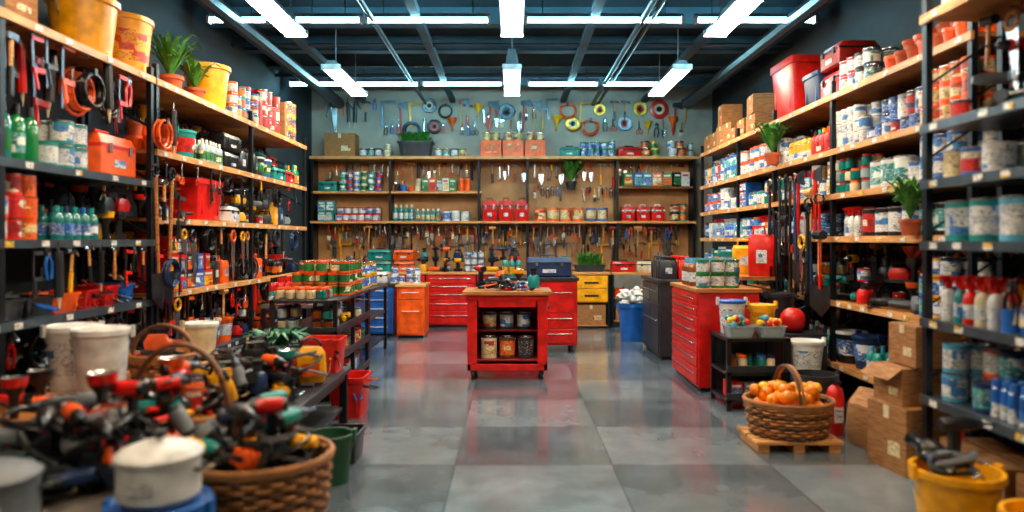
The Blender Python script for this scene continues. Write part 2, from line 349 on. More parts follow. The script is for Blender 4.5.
def pile(mb,F,w,d,z,hh,n,tools=None,big=.25,shape='rect',hoses=0):
    tools=tools or HT
    for i in range(n):
        u,v=R.uniform(-1,1),R.uniform(-1,1)
        if shape=='round':
            q=math.sqrt(R.random())*.9; a=R.uniform(0,2*pi); u,v=q*math.cos(a),q*math.sin(a)
        dome=max(0,1-(u*u+v*v)*.5); zz=z+.02+hh*dome*R.uniform(0,1)
        if R.random()<big:
            mb.M=F@T((u*w/2*.8,v*d/2*.8,zz))@Rz(R.uniform(0,360))@Rx(R.choice([0,0,90,-80])*R.uniform(.6,1)); bigtool(mb)
        else:
            t=R.choice(tools); mb.M=F@T((u*w/2*.75,v*d/2*.75,zz))@Rz(R.uniform(0,360))@T((0,.12,0))@Rx(-90+R.uniform(-16,16))@Ry(R.uniform(-25,25)); t(mb)
    mb.M=F
    for i in range(hoses): hose(mb,w,d,z+.03,hh*1.1,r=R.choice([.01,.014,.018]))
# ------------------------------------------------------------------ shelf filling
COLS={'R':['blue','white','teal','lblue','white','red','navy','white','yellow','blue','cream','red','orange','blue','black'],
      'L':['red','orange','teal','white','black','yellow','dgrey','blue','red','black','navy'],
      'D':['black','dgrey','navy','red','grey','red','teal','dgrey','blue','orange'],
      'M':['red','orange','yellow','white','blue','green','cream','teal','black','grey']}
LB=['l_white','l_white','l_cream','l_yellow','l_red','l_blue','l_orange','l_teal','l_black','l_green']
LBR=['l_white','l_white','l_blue','l_red','l_teal','l_white','l_cream','l_blue','l_white']
def spec(kind,clear,z):
    C=COLS[z]; lb=LBR if z=='R' else LB
    c=R.choice(C); cc=[R.choice(C) for _ in range(4)]; ll=[R.choice(lb) for _ in range(4)]; u=R.uniform
    mixed=R.random()<.6
    def P(l,i): return l[i%4] if mixed else l[0]
    if kind=='paint_cans':
        r=u(.05,.08); h=min(r*u(2,2.5),clear*.85); return (2*r+.012,2*r+.01,h,lambda m,i:can(m,r,h,P(cc,i),P(ll,i),R.choice(['steel','steel',P(cc,i)]),True),3,3,6)
    if kind=='big_paint_cans':
        r=u(.085,.105); h=min(.24,clear*.85); return (2*r+.02,2*r+.01,h,lambda m,i:can(m,r,h,P(cc,i),P(ll,i),'steel',True,18),2,2,4)
    if kind=='spray_paint_cans':
        r=.033;h=min(.21,clear*.85); return (.075,.08,h,lambda m,i:aero(m,r,h,P(cc,i+1),P(cc,i),P(ll,i)),1,4,8)
    if kind=='cleaner_bottles':
        r=u(.035,.05);h=min(u(.22,.32),clear*.92); g=R.choice(['gteal','gblue','gamber','white','ggreen','red','gclear','teal']); return (2*r+.012,2*r+.01,h,lambda m,i:bottle(m,r,h,g,P(cc,i),ll[0]),1,3,6)
    if kind=='green_bottles':
        r=.048;h=min(.36,clear*.92); return (2*r+.012,2*r+.01,h,lambda m,i:bottle(m,r,h,['ggreen','gteal'][i%2],'black',['ggreen','l_teal','gteal'][i%3]),1,4,7)
    if kind=='trigger_spray_bottles':
        r=.042;h=min(.29,clear*.92); return (.1,.12,h,lambda m,i:spray(m,r,h,P(cc,i),'red' if c!='red' else 'white',ll[0]),1,3,5)
    if kind=='paint_buckets':
        r=u(.11,.14);h=min(r*2.1,clear*.85); return (2*r+.05,2*r+.03,h,lambda m,i:bucket(m,r,h,P(cc,i),R.choice(['white',P(cc,i)]),ll[0]),1,1,2)
    if kind=='product_cartons':
        w=u(.08,.17);d=u(.08,.15);h=min(u(.1,.26),clear*.85); return (w+.008,d+.01,h+.004,lambda m,i:carton(m,w,d,h,P(cc,i),P(ll,i)),3,2,5)
    if kind=='cardboard_boxes':
        w=u(.22,.36);d=u(.25,.35);h=min(u(.16,.3),clear*.85); return (w+.02,d+.02,h+.01,lambda m,i:cardbox(m,w,d,h,False),2,1,2)
    if kind=='storage_bins':
        w=u(.16,.28);d=u(.24,.3);h=min(u(.1,.16),clear*.6); return (w*1.05+.015,d+.04,h,lambda m,i:binn(m,w,d,h,P(cc,i),(R.choice([screwd,pliers,wrench,brush]),9)),1,1,3)
    if kind=='toolboxes':
        w=u(.3,.42);d=.2;h=min(.2,clear*.8); return (w+.03,d+.02,h,lambda m,i:toolbox(m,w,d,h,P(cc,i)),2,1,1)
    if kind=='cordless_drills':
        return (.12,.3,.24,lambda m,i:drill(m,c if c not in('steel','white') else 'yellow','black'),1,2,4)
    if kind=='jerry_cans':
        w=u(.16,.24);d=.12;h=min(.3,clear*.9); return (w+.02,d+.02,h,lambda m,i:jerry(m,w,d,h,P(cc,i)),1,1,3)
    if kind=='storage_jars':
        r=u(.035,.05);h=u(.1,.14); return (2*r+.01,2*r+.01,h,lambda m,i:jar(m,r,h,R.choice(['gclear','gamber','cream','gteal']),P(cc,i)),3,3,7)
    if kind=='tape_rolls':
        r=.055;w=.045; return (.12,.12,w+.002,lambda m,i:taper(m,r,w,P(cc,i)),5,2,5)
    if kind=='tool_pots':
        r=.05; 
        def dr(m,i):
            jar0=P(cc,i); m.lathe([(.001,0),(r,0),(r*1.05,.12),(r*.95,.12),(r*.9,.01),(.001,.01)],jar0,12); M=m.M
            for k in range(7):
                m.M=M@T((R.uniform(-.025,.025),R.uniform(-.025,.025),.27 if clear>.3 else .2))@Rx(R.uniform(-10,10))@Ry(R.uniform(-10,10)); R.choice([screwd,brush,pliers])(m)
            m.M=M
        return (.13,.13,.27,dr,1,2,4)
    if kind=='power_tools':
        def dpt(m,i):
            M=m.M; m.M=M@Rz(R.uniform(0,360)); bigtool(m); m.M=M
        return (.2,.2,.2,dpt,2 if clear>.42 else 1,2,4)
    if kind=='flower_pots':
        r=.07;h=.13; return (.15,.15,h,lambda m,i:pot(m,r,h,R.choice(['terracotta','orange'])),2,2,4)
    if kind=='potted_plants':
        def dp(m,i): pot(m,.08,.13,R.choice(['terracotta','white','dgrey'])); plant(m,.12,min(.34,clear*.8),60)
        return (.24,.24,.3,dp,1,1,2)
    if kind=='coiled_hoses':
        def dc(m,i):
            M=m.M; m.M=M@T((0,0,.27)); coil(m,R.choice(['black','dgrey','navy','dgreen']),.125); m.M=M
        return (.27,.07,.28,dc,1,1,2)
def fill(F,length,depth,clear,kinds,z,rows=2,gap=.02,v0=.03,skip=0.05):
    u=0
    while u<length-.08:
        k=R.choice(kinds); w,d,h,dr,st,a,b=spec(k,clear,z)
        n=min(R.randint(a,b),int((length-u)/w))
        if n<1:
            u+=.06; continue
        mb=MB()
        lv=1
        while st>lv and (lv+1)*h<clear*.95 and R.random()<.8: lv+=1
        full=min(st,max(1,int(clear*.95/h)))
        for i in range(n):
            for r in range(rows):
                vv=v0+d/2+r*d
                if vv+d/2>depth: break
                if R.random()<skip and not(r==0 and i==0): continue
                tops=lv if R.random()<.7 else max(1,lv-1)
                if r>0: tops=full
                for q in range(tops):
                    mb.M=F@T((u+w/2+i*w+R.uniform(-.003,.003),vv+R.uniform(-.008,.008),q*h))@Rz(R.uniform(-10,10)); dr(mb,i)
        if v0+d>depth and not mb.v:
            u+=.05; continue
        mb.build(k); u+=n*w+gap*R.uniform(.2,1.5)
def hang(F,length,z,tools,v,gap=.03,name='hanging_hand_tools',jit=.02,sc=1):
    mb=MB(); x=.03
    while x<length-.08:
        s=sc*R.uniform(.82,1.12); t=R.choice(tools); w=WID.get(t,.1)*s
        mb.M=F@T((x+w/2,v-.02,z+R.uniform(-jit,jit)))@Matrix.Scale(s,4)@Ry(R.uniform(-5,5)); t(mb)
        mb.M=F@T((x+w/2,v,z+.01)); mb.tube([(0,.03,0),(0,-.03,0)],.005,'steel',4)
        x+=w+gap*R.uniform(.2,1.8)
    mb.build(name)
def FL_(face,y0,z): return T((face,y0,z))@Rz(90)
def FR_(face,y1,z): return T((face,y1,z))@Rz(-90)
def FB_(x0,face,z): return T((x0,face,z))
def rack(name,F,length,depth,zs,zt,posts,edge='wood',price=True,back=True,wood='wood'):
    mb=MB(); mb.M=F
    for u in posts:
        for v in (.02,depth-.02): mb.box(u,v,0,.045,.04,zt,'postmetal')
        for k in range(int(zt/.45)):
            mb.tube([(u,.03,.2+k*.45),(u,depth-.03,.2+k*.45+.3)],.008,'postmetal',4)
    for z,e in zs:
        mb.bx(0,length,.01,depth,z-.03,z,wood if e!='metal' else 'shelfmetal')
        mb.bx(-.01,length+.01,-.012,.012,z-.05,z+.004,'woodlight' if e=='wood' else ('shelfmetal' if e=='metal' else e))
        if price:
            u=.1
            while u<length-.1:
                mb.bx(u,u+.07,-.016,-.012,z-.042,z-.006,'price'); u+=R.uniform(.18,.5)
    if back: mb.bx(0,length,depth-.005,depth+.01,.05,zt-.1,'walldark')
    return mb.build(name)
# ------------------------------------------------------------------ room
XL,XR,YB,YF,ZC=-3.72,3.72,13.0,-2.2,4.35
def slab(name,x0,x1,y0,y1,z0,z1,m): mb=MB(); mb.bx(x0,x1,y0,y1,z0,z1,m); return mb.build(name)
slab('floor',XL-.2,XR+.2,YF-.2,YB+.2,-.1,0,'floor')
slab('ceiling',XL-.2,XR+.2,YF-.2,YB+.2,ZC,ZC+.1,'ceil')
slab('wall_back',XL-.2,XR+.2,YB,YB+.15,0,ZC,'wallback')
slab('wall_front',XL-.2,XR+.2,YF-.15,YF,0,ZC,'walldark')
slab('wall_left',XL-.15,XL,YF,YB,0,ZC,'walldark')
slab('wall_right',XR,XR+.15,YF,YB,0,ZC,'walldark')
mb=MB()
for y in [0,1.6,3.2,4.8,6.4,7.3,8.6,9.8,10.7,12.0]: mb.bx(XL,XR,y-.04,y+.04,ZC-.2,ZC,'beam'); mb.bx(XL,XR,y-.09,y+.09,ZC-.22,ZC-.2,'beam')
mb.build('ceiling_joists')
for x in (-2.75,2.45,-1.1,.95):
    mb=MB(); mb.bx(x-.05,x+.05,YF,YB,ZC-.3,ZC-.22,'beam'); mb.build('ceiling_beam')
mb=MB()
for x,r in ((-1.6,.03),(1.5,.035),(1.6,.025),(-3.2,.1),(3.25,.1)):
    mb.tube([(x,YF,ZC-.32),(x,YB,ZC-.32)],r,'dgrey',10)
for y in (5.4,9.3,11.0): mb.tube([(XL,y,ZC-.26),(XR,y,ZC-.26)],.03,'dgrey',8)
mb.build('ceiling_pipes')
def hanglamp(x,y0,y1,z,em,w=.2,hh=.06):
    mb=MB(); mb.M=T((x,(y0+y1)/2,z)); L=y1-y0
    mb.box(0,0,.02,w*1.15,L,.04,'fix',.9,1); mb.box(0,0,.06,w*.9,L*.98,hh,'fix',.5,1)
    mb.box(0,0,0,w,L*.97,.025,em)
    for s in (-1,1): mb.box(0,s*L/2,-.005,w*1.2,.03,.07,'white'); mb.tube([(0,s*L*.35,.1),(0,s*L*.35,ZC-z)],.008,'grey',4)
    mb.build('hanging_fluorescent_light')
for yy in ((6.0,7.3),(8.7,10.3)):
    hanglamp(-2.25,*yy,3.62,'lampwarm',.2); hanglamp(2.12,*yy,3.62,'lampwarm',.2); hanglamp(.0,*yy,3.62,'lampmid',.2,.2)
for yy in ((3.1,4.5),(.3,1.7)):  # added lamps, out of view above the near aisle, to light the foreground
    hanglamp(-2.1,*yy,3.62,'lampfill'); hanglamp(2.1,*yy,3.62,'lampfill')
hanglamp(0,3.1,4.5,3.62,'lampfill')  # centre lamp, also added out of view as foreground fill
def tubelight(x0,x1,y,z):
    mb=MB(); mb.bx(x0,x1,y-.025,y+.025,z,z+.04,'fix'); mb.tube([(x0+.03,y,z-.035),(x1-.03,y,z-.035)],.024,'lampcool',8)
    mb.bx(x0,x0+.03,y-.04,y+.04,z-.07,z+.01,'white'); mb.bx(x1-.03,x1,y-.04,y+.04,z-.07,z+.01,'white')
    for s in (x0+.2,x1-.2): mb.tube([(s,y,z+.04),(s,y,ZC-.0)],.006,'black',4)
    mb.build('ceiling_tube_light')
for x0,x1 in ((-3.5,-2.8),(-2.5,-1.72),(-1.68,-.25),(.15,1.97),(2.1,3.5)): tubelight(x0,x1,8.05,4.06)
for x0,x1 in ((-3.6,-2.75),(-2.6,-1.5),(-1.45,-.15),(.25,1.4),(1.45,2.6)): tubelight(x0,x1,11.3,4.05)
# ------------------------------------------------------------------ racks
FLX=-3.02; D=.62
mixL=['paint_cans','cleaner_bottles','storage_bins','toolboxes','tool_pots','power_tools','power_tools','cordless_drills','storage_jars','trigger_spray_bottles','jerry_cans','coiled_hoses','product_cartons']
mixR=['paint_cans','paint_cans','big_paint_cans','spray_paint_cans','cleaner_bottles','product_cartons','jerry_cans','trigger_spray_bottles','storage_jars']
DK=[hammer,clampt,grease,coil,pliers,saw,wrench,mallet,snips,funnel]
zsL1=[(.35,'metal'),(1.0,'metal'),(1.5,'metal'),(1.99,'metal'),(2.87,'wood')]
rack('shelving_rack',FL_(FLX,2.4,0),3.5,D,zsL1,2.95,[.02,1.75,3.48])
fill(FL_(FLX,2.45,1.0),3.35,D-.04,.44,['power_tools','cordless_drills','tool_pots','power_tools','storage_bins','coiled_hoses'],'D')
fill(FL_(FLX,2.45,1.5),3.35,D-.04,.44,['power_tools','paint_cans','tool_pots','power_tools','cleaner_bottles'],'D')
fill(FL_(FLX,2.45,1.99),2.15,D-.04,.5,['green_bottles'],'R')
fill(FL_(FLX,4.62,1.99),.6,D-.04,.36,['paint_cans'],'R')
fill(FL_(FLX,2.45,2.87),2.4,D-.04,.7,['cardboard_boxes'],'L')
fill(FL_(FLX,2.45,.35),3.35,D-.04,.5,['paint_buckets','cardboard_boxes','toolboxes'],'D')
hang(FL_(FLX,2.45,0),3.3,2.8,[coil,grease,hammer,pliers,clampt,mallet],.25,.0,sc=1.35,jit=.06); hang(FL_(FLX,3.3,0),2.4,2.8,[coil,pliers,grease,clampt,hammer],.05,.02,sc=1.2,jit=.05)
hang(FL_(FLX,4.3,0),1.5,1.44,[clampt,grease,pliers,hammer],.0,.04,sc=1.0)
hang(FL_(FLX,2.6,0),3.2,1.93,[clampt,pliers,hammer,wrench],D-.1,.02,sc=1.0)
hang(FL_(FLX,2.6,0),3.2,.94,[clampt,pliers,hammer,coil],.1,.02,sc=1.1)
mb=MB(); mb.M=FL_(FLX,5.48,1.99)@T((0,.2,0)); toolbox(mb,.5,.3,.36,'orange','red'); mb.build('toolbox')
zsL2=[(.4,'metal'),(1.04,'wood'),(1.69,'wood'),(2.27,'wood'),(2.87,'wood')]
rack('shelving_rack',FL_(FLX,5.95,0),4.3,D,zsL2,3.0,[.02,2.2,4.28])
for z,cl,k,zn in ((.4,.55,['paint_buckets','storage_bins','toolboxes','power_tools'],'D'),(1.04,.55,mixL,'L'),(1.69,.48,mixL,'L'),(2.27,.5,['toolboxes','paint_buckets','paint_cans','power_tools','cleaner_bottles','flower_pots','jerry_cans'],'L')):
    if z==1.69:
        fill(FL_(FLX,6.0,z),.75,D-.04,cl,k,zn); fill(FL_(FLX,7.55,z),2.6,D-.04,cl,k,zn)
    else: fill(FL_(FLX,6.0,z),4.2,D-.04,cl,k,zn)
    hang(FL_(FLX,6.0,0),4.2,z+cl-.0,DK,D-.06,.0,sc=1.0)
hang(FL_(FLX,6.1,0),4.0,1.63,DK,.04,.12,sc=1.05); hang(FL_(FLX,6.1,0),4.0,2.2,[pliers,wrench,brush,snips,coil,clampt],.04,.2,sc=.95); hang(FL_(FLX,6.1,0),4.0,.98,DK,.04,.1,sc=1.1)
hang(FL_(FLX,5.75,0),.6,1.95,[clampt,saw,hammer,shovel],-.03,.0,sc=1.1,jit=.12); hang(FL_(FLX,5.75,0),.6,1.4,[clampt,grease,coil],-.03,.0,sc=1.1,jit=.12); hang(FL_(FLX,5.75,0),.5,2.6,[coil,grease,pliers],-.03,.0,sc=1.1,jit=.1)
mb=MB(); mb.M=FL_(FLX,7.15,1.69)@T((0,.25,0)); binn(mb,.62,.42,.42,'red'); mb.build('plastic_storage_bin')
def put(fn,name,x,y,z,rz=0,**k):
    mb=MB(); mb.M=T((x,y,z))@Rz(rz); fn(mb); return mb.build(name)
put(lambda m:bucket(m,.24,.46,'yellow',None),'plastic_bucket',-3.28,5.35,2.87,80)
put(lambda m:bucket(m,.22,.5,'yellow','yellow','l_yellow'),'plastic_bucket',-3.3,5.95,2.875,70)
put(lambda m:(pot(m,.12,.16),plant(m,.13,.44,90)),'potted_plant',-3.2,6.55,2.87)
put(lambda m:(pot(m,.1,.13,'terracotta'),plant(m,.12,.36,60)),'potted_plant',-3.15,6.95,2.87)
put(lambda m:bucket(m,.22,.46,'yellow'),'plastic_bucket',-3.22,7.4,2.87,75)
fill(FL_(FLX,7.7,2.87),2.4,D-.04,.6,['cardboard_boxes','paint_cans','cardboard_boxes','toolboxes'],'L')
FRX=3.02
zsR2=[(.35,'wood'),(.93,'wood'),(1.53,'wood'),(1.93,'wood'),(2.35,'wood'),(2.87,'wood')]
rack('shelving_rack',FR_(FRX,11.2,0),6.6,D,zsR2,3.0,[.02,1.8,3.1,4.57,6.58])
for z,cl,k in ((.35,.5,['big_paint_cans','cleaner_bottles','paint_buckets']),(.93,.52,['paint_cans','big_paint_cans','cleaner_bottles','storage_jars','power_tools']),(1.53,.34,mixR),(1.93,.36,['paint_cans','paint_cans','product_cartons','big_paint_cans','storage_jars']),(2.35,.46,['paint_cans','spray_paint_cans','cleaner_bottles','paint_cans','trigger_spray_bottles'])):
    fill(FR_(FRX,11.15,z),6.5,D-.04,cl,k,'R')
    if z not in (1.53,1.93): hang(FR_(FRX,11.15,0),6.4,z+cl,DK,D-.06,.02)
fill(FR_(FRX,6.6,2.87),.75,D-.04,.4,['paint_cans'],'R')
fill(FR_(FRX,5.8,2.87),1.2,D-.04,.4,['flower_pots','flower_pots','paint_cans'],'M')
fill(FR_(FRX,11.15,2.87),2.7,D-.04,.65,['cardboard_boxes','cardboard_boxes','cardboard_boxes','product_cartons'],'M')
put(lambda m:binn(m,.66,.46,.66,'red'),'plastic_storage_bin',3.3,8.0,2.87,-90)
put(lambda m:binn(m,.4,.4,.36,'navy'),'plastic_storage_bin',3.3,7.3,2.87,-90)
put(lambda m:(toolbox(m,.42,.4,.3,'red')),'toolbox',3.3,6.85,2.87,-90)
put(lambda m:(toolbox(m,.42,.4,.26,'dred')),'toolbox',3.3,6.85,3.17,-90)
put(lambda m:(pot(m,.09,.13),plant(m,.12,.38,90)),'potted_plant',2.96,7.95,2.355); put(lambda m:(pot(m,.08,.12),plant(m,.12,.34,80)),'potted_plant',2.96,5.2,1.535)
FRN=2.52
zsR1=[(.12,'metal'),(.55,'metal'),(1.02,'metal'),(1.49,'metal'),(1.86,'metal'),(2.2,'metal'),(2.87,'wood')]
rack('shelving_rack',FR_(FRN,4.3,0),2.6,.5,zsR1,3.0,[.02,2.58],back=False)
for z,cl,k in ((.12,.35,['paint_buckets','cardboard_boxes']),(.55,.4,['paint_cans','big_paint_cans','spray_paint_cans']),(1.02,.42,['paint_cans','cleaner_bottles','tool_pots','trigger_spray_bottles','big_paint_cans']),(1.49,.32,['paint_cans','big_paint_cans']),(1.86,.3,['paint_cans','storage_jars']),(2.2,.5,['paint_cans','big_paint_cans','trigger_spray_bottles','power_tools'])):
    fill(FR_(FRN,4.22,z),2.45,.46,cl,k,'R')
fill(FR_(FRN,4.25,2.87),2.5,.46,.5,['flower_pots','big_paint_cans','product_cartons'],'M')
hang(FR_(FRN,4.2,0),2.4,2.8,DK,.3,.05,sc=1.0)
# ------------------------------------------------------------------ back wall unit
BY=12.55
mb=MB(); mb.bx(-3.6,3.4,12.96,12.995,.95,2.98,'peg'); mb.build('pegboard_panel')
mb=MB()
mb.bx(-3.62,3.35,BY-.05,12.95,2.95,3.0,'woodlight')
mb.bx(-3.62,-.55,BY+.05,12.95,2.34,2.38,'woodlight'); mb.bx(1.9,3.3,BY+.1,12.95,2.44,2.47,'woodlight')
mb.bx(-3.62,3.3,BY,12.95,1.8,1.84,'woodlight')
for x in (-3.6,-2.2,-.6,.28,1.9,3.28): mb.bx(x-.02,x+.02,BY+.05,12.95,.95,2.97,'postmetal')
mb.build('back_shelving_unit')
def fb(x0,x1,z,cl,k,zone='M',rows=2,y=BY): fill(FB_(x0,y,z),x1-x0,.38,cl,k,zone,rows)
put(lambda m:cardbox(m,.55,.34,.42),'cardboard_box',-3.1,12.75,3.0); 
fb(-2.75,-2.1,3.0,.3,['paint_cans'],'M')
def planter(m): binn(m,.62,.34,.28,'dgrey'); m.box(0,0,.2,.54,.28,.05,'soil'); plant(m,.22,.28,300,'leaf',.014,.8,.24)
put(planter,'planter_crate',-1.75,12.75,3.0)
fb(-1.4,-.65,3.0,.3,['paint_cans','big_paint_cans'],'M')
mb=MB()
for i in range(3):
    mb.M=T((-.38+i*.4,12.75,3.0)); mb.box(0,0,0,.37,.25,.3,'orange'); mb.box(0,-.127,.08,.2,.004,.16,'l_orange')
    mb.M=mb.M@T((-.08,0,.301)); can(mb,.075,.15,'brass','l_cream'); mb.M=mb.M@T((.17,0,0)); can(mb,.075,.15,'brass','l_cream')
mb.build('stacked_product_cartons')
fb(.85,3.3,3.0,.34,['paint_cans','paint_cans','toolboxes','storage_jars','big_paint_cans'],'M')
fb(-3.5,-2.25,2.38,.4,['toolboxes','paint_cans','tool_pots'],'M'); fb(-2.15,-.65,2.38,.3,['storage_jars','product_cartons','tape_rolls','tool_pots'],'M')
fb(2.0,3.2,2.47,.4,['cleaner_bottles','product_cartons','paint_cans'],'M')
fb(-3.5,-2.3,1.84,.4,['paint_cans','product_cartons','tool_pots'],'M')
fb(-2.15,-.65,1.84,.36,['paint_cans','cleaner_bottles','big_paint_cans'],'R')
mb=MB()
for i in range(3): mb.M=T((-.4+i*.29,12.72,1.84)); toolbox(mb,.26,.25,.42,'red','dred')
mb.build('red_toolboxes')
fb(.4,1.85,1.84,.4,['big_paint_cans','paint_cans','cleaner_bottles','paint_cans'],'R')
mb=MB()
for i in range(3): mb.M=T((2.1+i*.27,12.72,1.84)); toolbox(mb,.24,.22,.3,'red','white')
mb.build('red_toolboxes')
fb(2.88,3.25,1.84,.36,['paint_cans'],'M')
mb=MB(); mb.M=T((1.08,12.8,2.42)); pot(mb,.11,.15,'dgrey'); plant(mb,.13,.42,200,'leaf',.025); mb.tube([(0,.1,.1),(0,.18,.1)],.01,'steel',5); mb.build('potted_plant')
def hangrow(x0,x1,z,tools,y=12.93,**k): hang(T((x0,0,0)),x1-x0,z,tools,y,**k)
TT=[hammer,screwd,wrench,pliers,brush,trowel,snips,clampt,grease,mallet]
hangrow(-3.4,-.7,2.91,TT,gap=.01,sc=1.1); hangrow(.35,1.9,2.92,[brush,trowel,trowel,wrench,hammer,screwd,saw],gap=.01,sc=1.35); hangrow(1.9,3.2,2.91,TT,gap=.03)
hangrow(.35,1.0,2.5,[brush,pliers,wrench,screwd],gap=.01,sc=1.1); hangrow(1.25,1.9,2.48,[brush,pliers,wrench,screwd],gap=.01,sc=1.1)
hangrow(-.5,.25,2.9,[saw,wrench,hammer,trowel],gap=.01,sc=1.2)
hangrow(-3.4,3.1,1.76,[hammer,clampt,grease,screwd,pliers,wrench,snips,brush,mallet,trowel],gap=.005,sc=1.05,y=12.7); hangrow(-3.4,3.1,1.44,[pliers,wrench,screwd,trowel,hammer,square,snips],gap=.01,sc=1.1)
hangrow(-3.4,3.1,1.7,[pliers,wrench,screwd,trowel,hammer,square,snips,saw],gap=.01,sc=1.1)
UP=[hammer,saw,axe,wrench,disc,coil,pliers,grease,trowel,axe,square,mallet,snips]
hangrow(-3.5,-.9,4.08,UP,gap=.01,y=12.98,sc=1.35,jit=.05); hangrow(-.95,.5,4.05,[disc,axe,hammer,disc,wrench,axe,funnel],gap=.02,y=12.98,sc=1.35,jit=.05)
hangrow(.55,3.3,4.08,[disc,coil,disc,mallet,hammer,axe,disc,square],gap=.02,y=12.98,sc=1.35,jit=.05)
hangrow(-2.4,-.6,3.72,[wrench,pliers,snips,trowel,disc,coil,brush,funnel],gap=.02,y=12.98,jit=.07,sc=1.25); hangrow(-.6,.7,3.9,[wrench,pliers,brush,trowel,hammer],gap=.02,y=12.98,jit=.07,sc=1.25); hangrow(.7,3.3,3.74,[pliers,snips,disc,hammer,disc,coil,brush,trowel,funnel],gap=.02,y=12.98,jit=.07,sc=1.3)
# ------------------------------------------------------------------ cabinets
def caster(mb,x,y,r=.045):
    mb.tube([(x-.015,y,r),(x+.015,y,r)],r,'rubber',14); mb.tube([(x-.018,y,r),(x+.018,y,r)],r*.5,'steel',8); mb.box(x,y,r,.05,.04,r+.02,'dsteel')
def chest(name,F,w,d,h,c,rows,top='woodlight',cols=1,cast=True,hc='steel'):
    mb=MB(); mb.M=F; z0=.1 if cast else .04
    mb.bx(-w/2,w/2,0,d,z0,h-.04,c)
    mb.bx(-w/2-.02,w/2+.02,-.03,d+.02,h-.04,h,top)
    tot=sum(rows); z=h-.06; H=(h-.08-z0)
    for r in rows:
        dh=H*r/tot
        for k in range(cols):
            cw=(w-.04)/cols; x0=-w/2+.02+k*cw
            mb.bx(x0+.008,x0+cw-.008,-.018,0,z-dh+.008,z-.006,c)
            mb.bx(x0+.06,x0+cw-.06,-.04,-.03,z-dh*.32-.012,z-dh*.32,hc)
            for q in (x0+.07,x0+cw-.07): mb.bx(q-.006,q+.006,-.032,-.016,z-dh*.32-.012,z-dh*.32,hc)
        z-=dh
    if cast:
        for x in (-w/2+.07,w/2-.07):
            for y in (.06,d-.06): caster(mb,x,y)
    else: mb.bx(-w/2+.02,w/2-.02,.03,d-.02,0,z0,'black')
    return mb.build(name,.004)
mb=MB(); cx,y0,w,d,h=-.05,7.5,.86,.6,.95
mb.M=T((cx,y0,0))
for x in (-w/2+.02,w/2-.02): mb.bx(x-.02,x+.02,0,d,.1,h-.05,'red')
mb.bx(-w/2,w/2,d-.02,d,.1,h-.05,'dred'); mb.bx(-w/2,w/2,0,d,.1,.17,'red'); mb.bx(-w/2-.015,w/2+.015,-.015,d+.015,h-.1,h-.04,'red')
mb.bx(-w/2+.02,w/2-.02,0,d,.2,.22,'dred'); mb.bx(-w/2+.12,w/2-.12,-.01,.01,h-.17,h-.1,'red'); mb.bx(-w/2+.04,w/2-.04,.15,d-.02,.5,.52,'dred')
for s in (-1,1): mb.bx(s*(w/2-.06)-.045,s*(w/2-.06)+.045,-.005,.02,.17,h-.1,'red')
mb.bx(-w/2-.05,w/2+.05,-.05,d+.05,h-.04,h,'wood')
mb.bx(w/2,w/2+.03,.1,d-.1,h-.2,h-.17,'steel')
for x in (-w/2+.06,w/2-.06):
    for y in (.06,d-.06): caster(mb,x,y,.05)
mb.build('red_tool_cart',.004)
mb=MB()
for i,(l,c) in enumerate((('l_cream','cream'),('l_orange','brown'),('l_black','dgrey'))):
    mb.M=T((cx-.2+i*.2,y0+.14,.22)); can(mb,.085,.23,c,l,'steel',True,18)
    mb.M=T((cx-.2+i*.19,y0+.26,.52)); can(mb,.075,.19,R.choice(['dgrey','grey']),R.choice(['l_white','l_cream']),'steel',True)
    mb.M=T((cx-.2+i*.2,y0+.4,.22)); can(mb,.08,.2,'grey','l_cream','steel',True)
mb.build('paint_cans')
CL=['paint_cans','product_cartons','storage_jars','tape_rolls','power_tools','storage_bins','tool_pots']
mb=MB(); pile(mb,T((cx,y0+.14,.955)),.85,.25,0,.05,20,[wrench,screwd,pliers,hammer],.5,hoses=2); mb.build('hand_tool_pile')
fill(T((cx-.4,y0+.32,.95)),.82,.3,.26,['paint_cans','power_tools','storage_jars'],'L',rows=2,skip=.15)
chest('red_tool_chest',T((.32,9.3,0)),1.1,.55,1.0,'red',[2,1,1],'dgrey',cast=True)
put(lambda m:toolbox(m,.6,.34,.3,'navy','dgrey'),'toolbox',.5,9.55,1.0)
fill(T((-.2,9.35,1.0)),.38,.4,.36,['paint_cans','toolboxes','cleaner_bottles'],'L',rows=2)
chest('red_tool_chest',T((-1.05,12.0,0)),.85,.55,.95,'red',[1,1,1,1.4,1.6],'woodlight',cast=False)
chest('red_base_cabinet',T((-2.2,12.0,0)),1.4,.55,.95,'red',[1,3],'woodlight',2,cast=False)
chest('base_cabinet',T((-.1,12.0,0)),1.0,.55,.95,'dred',[1,3],'woodlight',2,cast=False)
mb=MB(); mb.M=T((1.35,11.9,0))
for x in (-.3,.3): mb.bx(x-.02,x+.02,0,.55,0,.92,'postmetal')
mb.bx(-.32,.32,-.02,.57,.91,.95,'woodlight'); mb.bx(-.28,.28,0,.55,.44,.9,'yellow'); mb.bx(-.26,.26,-.015,0,.68,.88,'yellow'); mb.bx(-.26,.26,-.015,0,.46,.66,'yellow')
for z in (.76,.54): mb.bx(-.12,.12,-.03,-.015,z,z+.03,'black')
mb.bx(-.28,.28,0,.55,.03,.05,'wood'); mb.build('yellow_drawer_cabinet',.004)
put(lambda m:cardbox(m,.5,.45,.34),'cardboard_box',1.35,12.17,.05)
mb=MB(); mb.M=T((2.2,11.95,0)); mb.bx(-.5,.5,0,.5,.91,.95,'woodlight')
for x in (-.48,.48): mb.bx(x-.02,x+.02,0,.5,0,.91,'postmetal')
